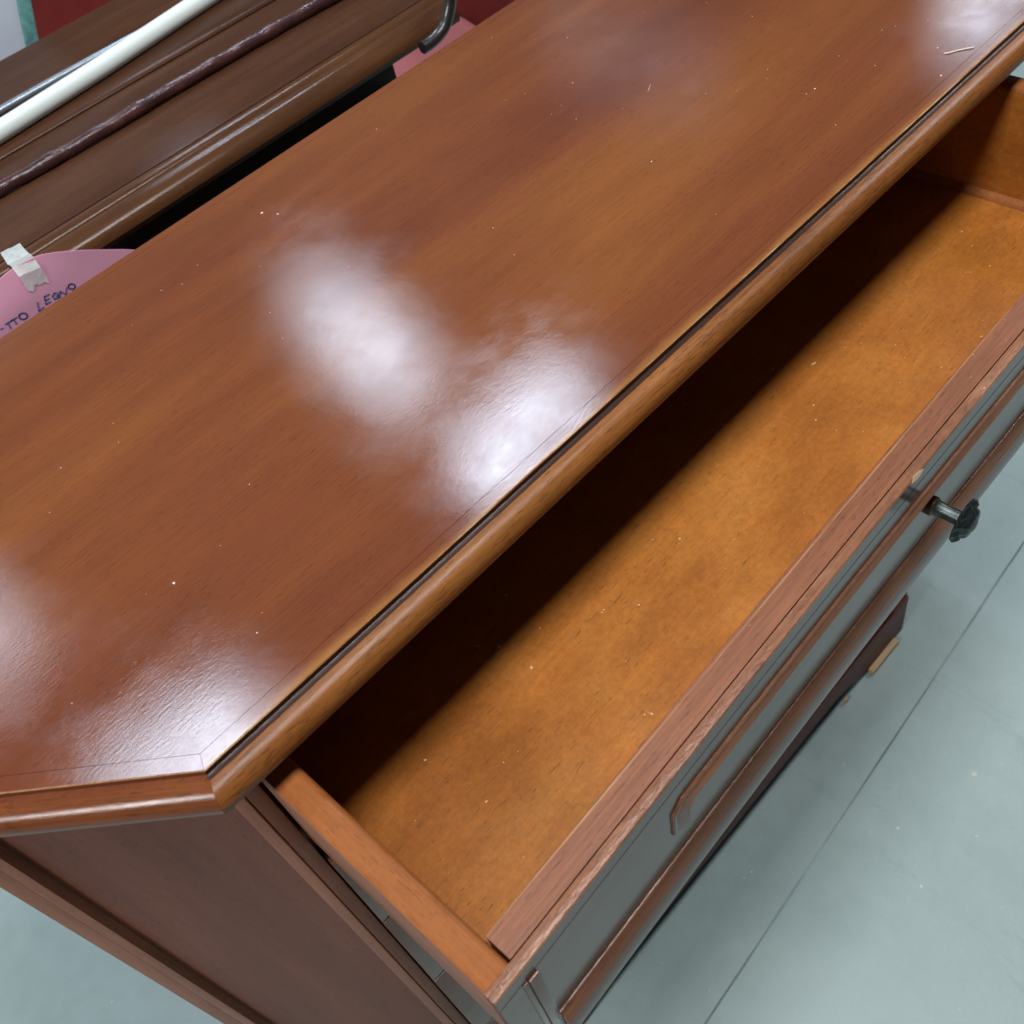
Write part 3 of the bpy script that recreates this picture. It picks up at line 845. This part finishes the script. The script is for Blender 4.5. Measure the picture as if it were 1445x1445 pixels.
# masking tape from the sideboard's top edge down onto the card
TL = [(0.2135, 1.2300, ZS + 0.0010), (0.2095, 1.2080, ZS + 0.0030), (0.2055, 1.1880, ZS + 0.0050), (0.2030, 1.1640, CAM_H - 0.5850), (0.1995, 1.1420, CAM_H - 0.5750), (0.1985, 1.1328, CAM_H - 0.586), (0.1985, 1.1326, CAM_H - 0.606)]
TR = [(0.2378, 1.2235, ZS + 0.0012), (0.2348, 1.2050, ZS + 0.0032), (0.2325, 1.1850, ZS + 0.0044), (0.2295, 1.1620, CAM_H - 0.5860), (0.2255, 1.1400, CAM_H - 0.5765), (0.2245, 1.1328, CAM_H - 0.590), (0.2235, 1.1326, CAM_H - 0.610)]
tvv = []; tff = []
for a, b_ in zip(TL, TR):
    for k in range(6):
        t = k / 5
        p = Vector(a).lerp(Vector(b_), t)
        p.z += random.uniform(-0.0004, 0.0004)
        tvv.append(p)
for k in range(6):       # torn lower end
    tvv[-6 + k] = Vector(tvv[-6 + k]) + Vector((0, 0, (0.0005, -0.003, 0.0035, 0.0012, 0.002, -0.002)[k]))
for i in range(len(TL) - 1):
    for k in range(5):
        a = i * 6 + k
        tff.append((a, a + 1, a + 7, a + 6))
obj("tape_strip", tvv, tff, M_TAPE, card)

# ------------------------------------------------------------------ white board with a green frame, leaning behind the sideboard
board = empty("framed_board", (0.40, 1.86, 0.0), "white board with mottled green frame leaning behind the sideboard", "board")
ang = math.atan2(0.025, 0.069)
MB = Matrix.Translation((0.549, 1.85, 0.948)) @ Matrix.Rotation(ang, 4, 'Y')
box("board_face", -0.62, -0.0005, 0.002, 0.012, -0.70, 0.5, M_WHITE, board, 0.0005, MB)
for (x0, x1, z0, z1) in ((0.0, 0.021, -0.72, 0.521), (-0.641, -0.6205, -0.72, 0.521), (-0.6200, -0.0005, 0.5005, 0.521), (-0.6200, -0.0005, -0.72, -0.7005)):
    box("frame_bar", x0, x1, -0.004, 0.014, z0, z1, M_GREEN, board, 0.0015, MB)
for k, (xa, xb, z_) in enumerate(((-0.10, -0.052, 0.010), (-0.12, -0.064, 0.003))):
    box("printed_line", xa, xb, 0.0012, 0.0019, z_, z_ + 0.0022, M_GREYTXT, board, 0.0, MB)

# ------------------------------------------------------------------ red sofa further back
sofa = empty("red_sofa", (1.0, 2.3, 0.0), "red upholstered sofa standing behind the dark sideboard", "sofa", math.radians(-15))
MS = Matrix.Translation((1.635, 2.05, 0.0)) @ Matrix.Rotation(math.radians(-15.0), 4, 'Z')
box("seat", -1.40, -0.002, -0.30, 0.42, 0.14, 0.48, M_RED_LIT, sofa, 0.01, MS)
box("arm", 0.0, 0.20, -0.34, 0.60, 0.05, 0.72, M_RED, sofa, 0.012, MS)
box("backrest", -1.60, -0.002, 0.425, 0.62, 0.10, 1.08, M_RED, sofa, 0.02, MS)
for (fx, fy) in ((-1.35, -0.25), (-0.05, -0.25), (-1.35, 0.38), (-0.05, 0.38)):
    box("leg", fx - 0.025, fx + 0.025, fy - 0.025, fy + 0.025, 0.0, 0.139, M_BLACKW, sofa, 0.003, MS)
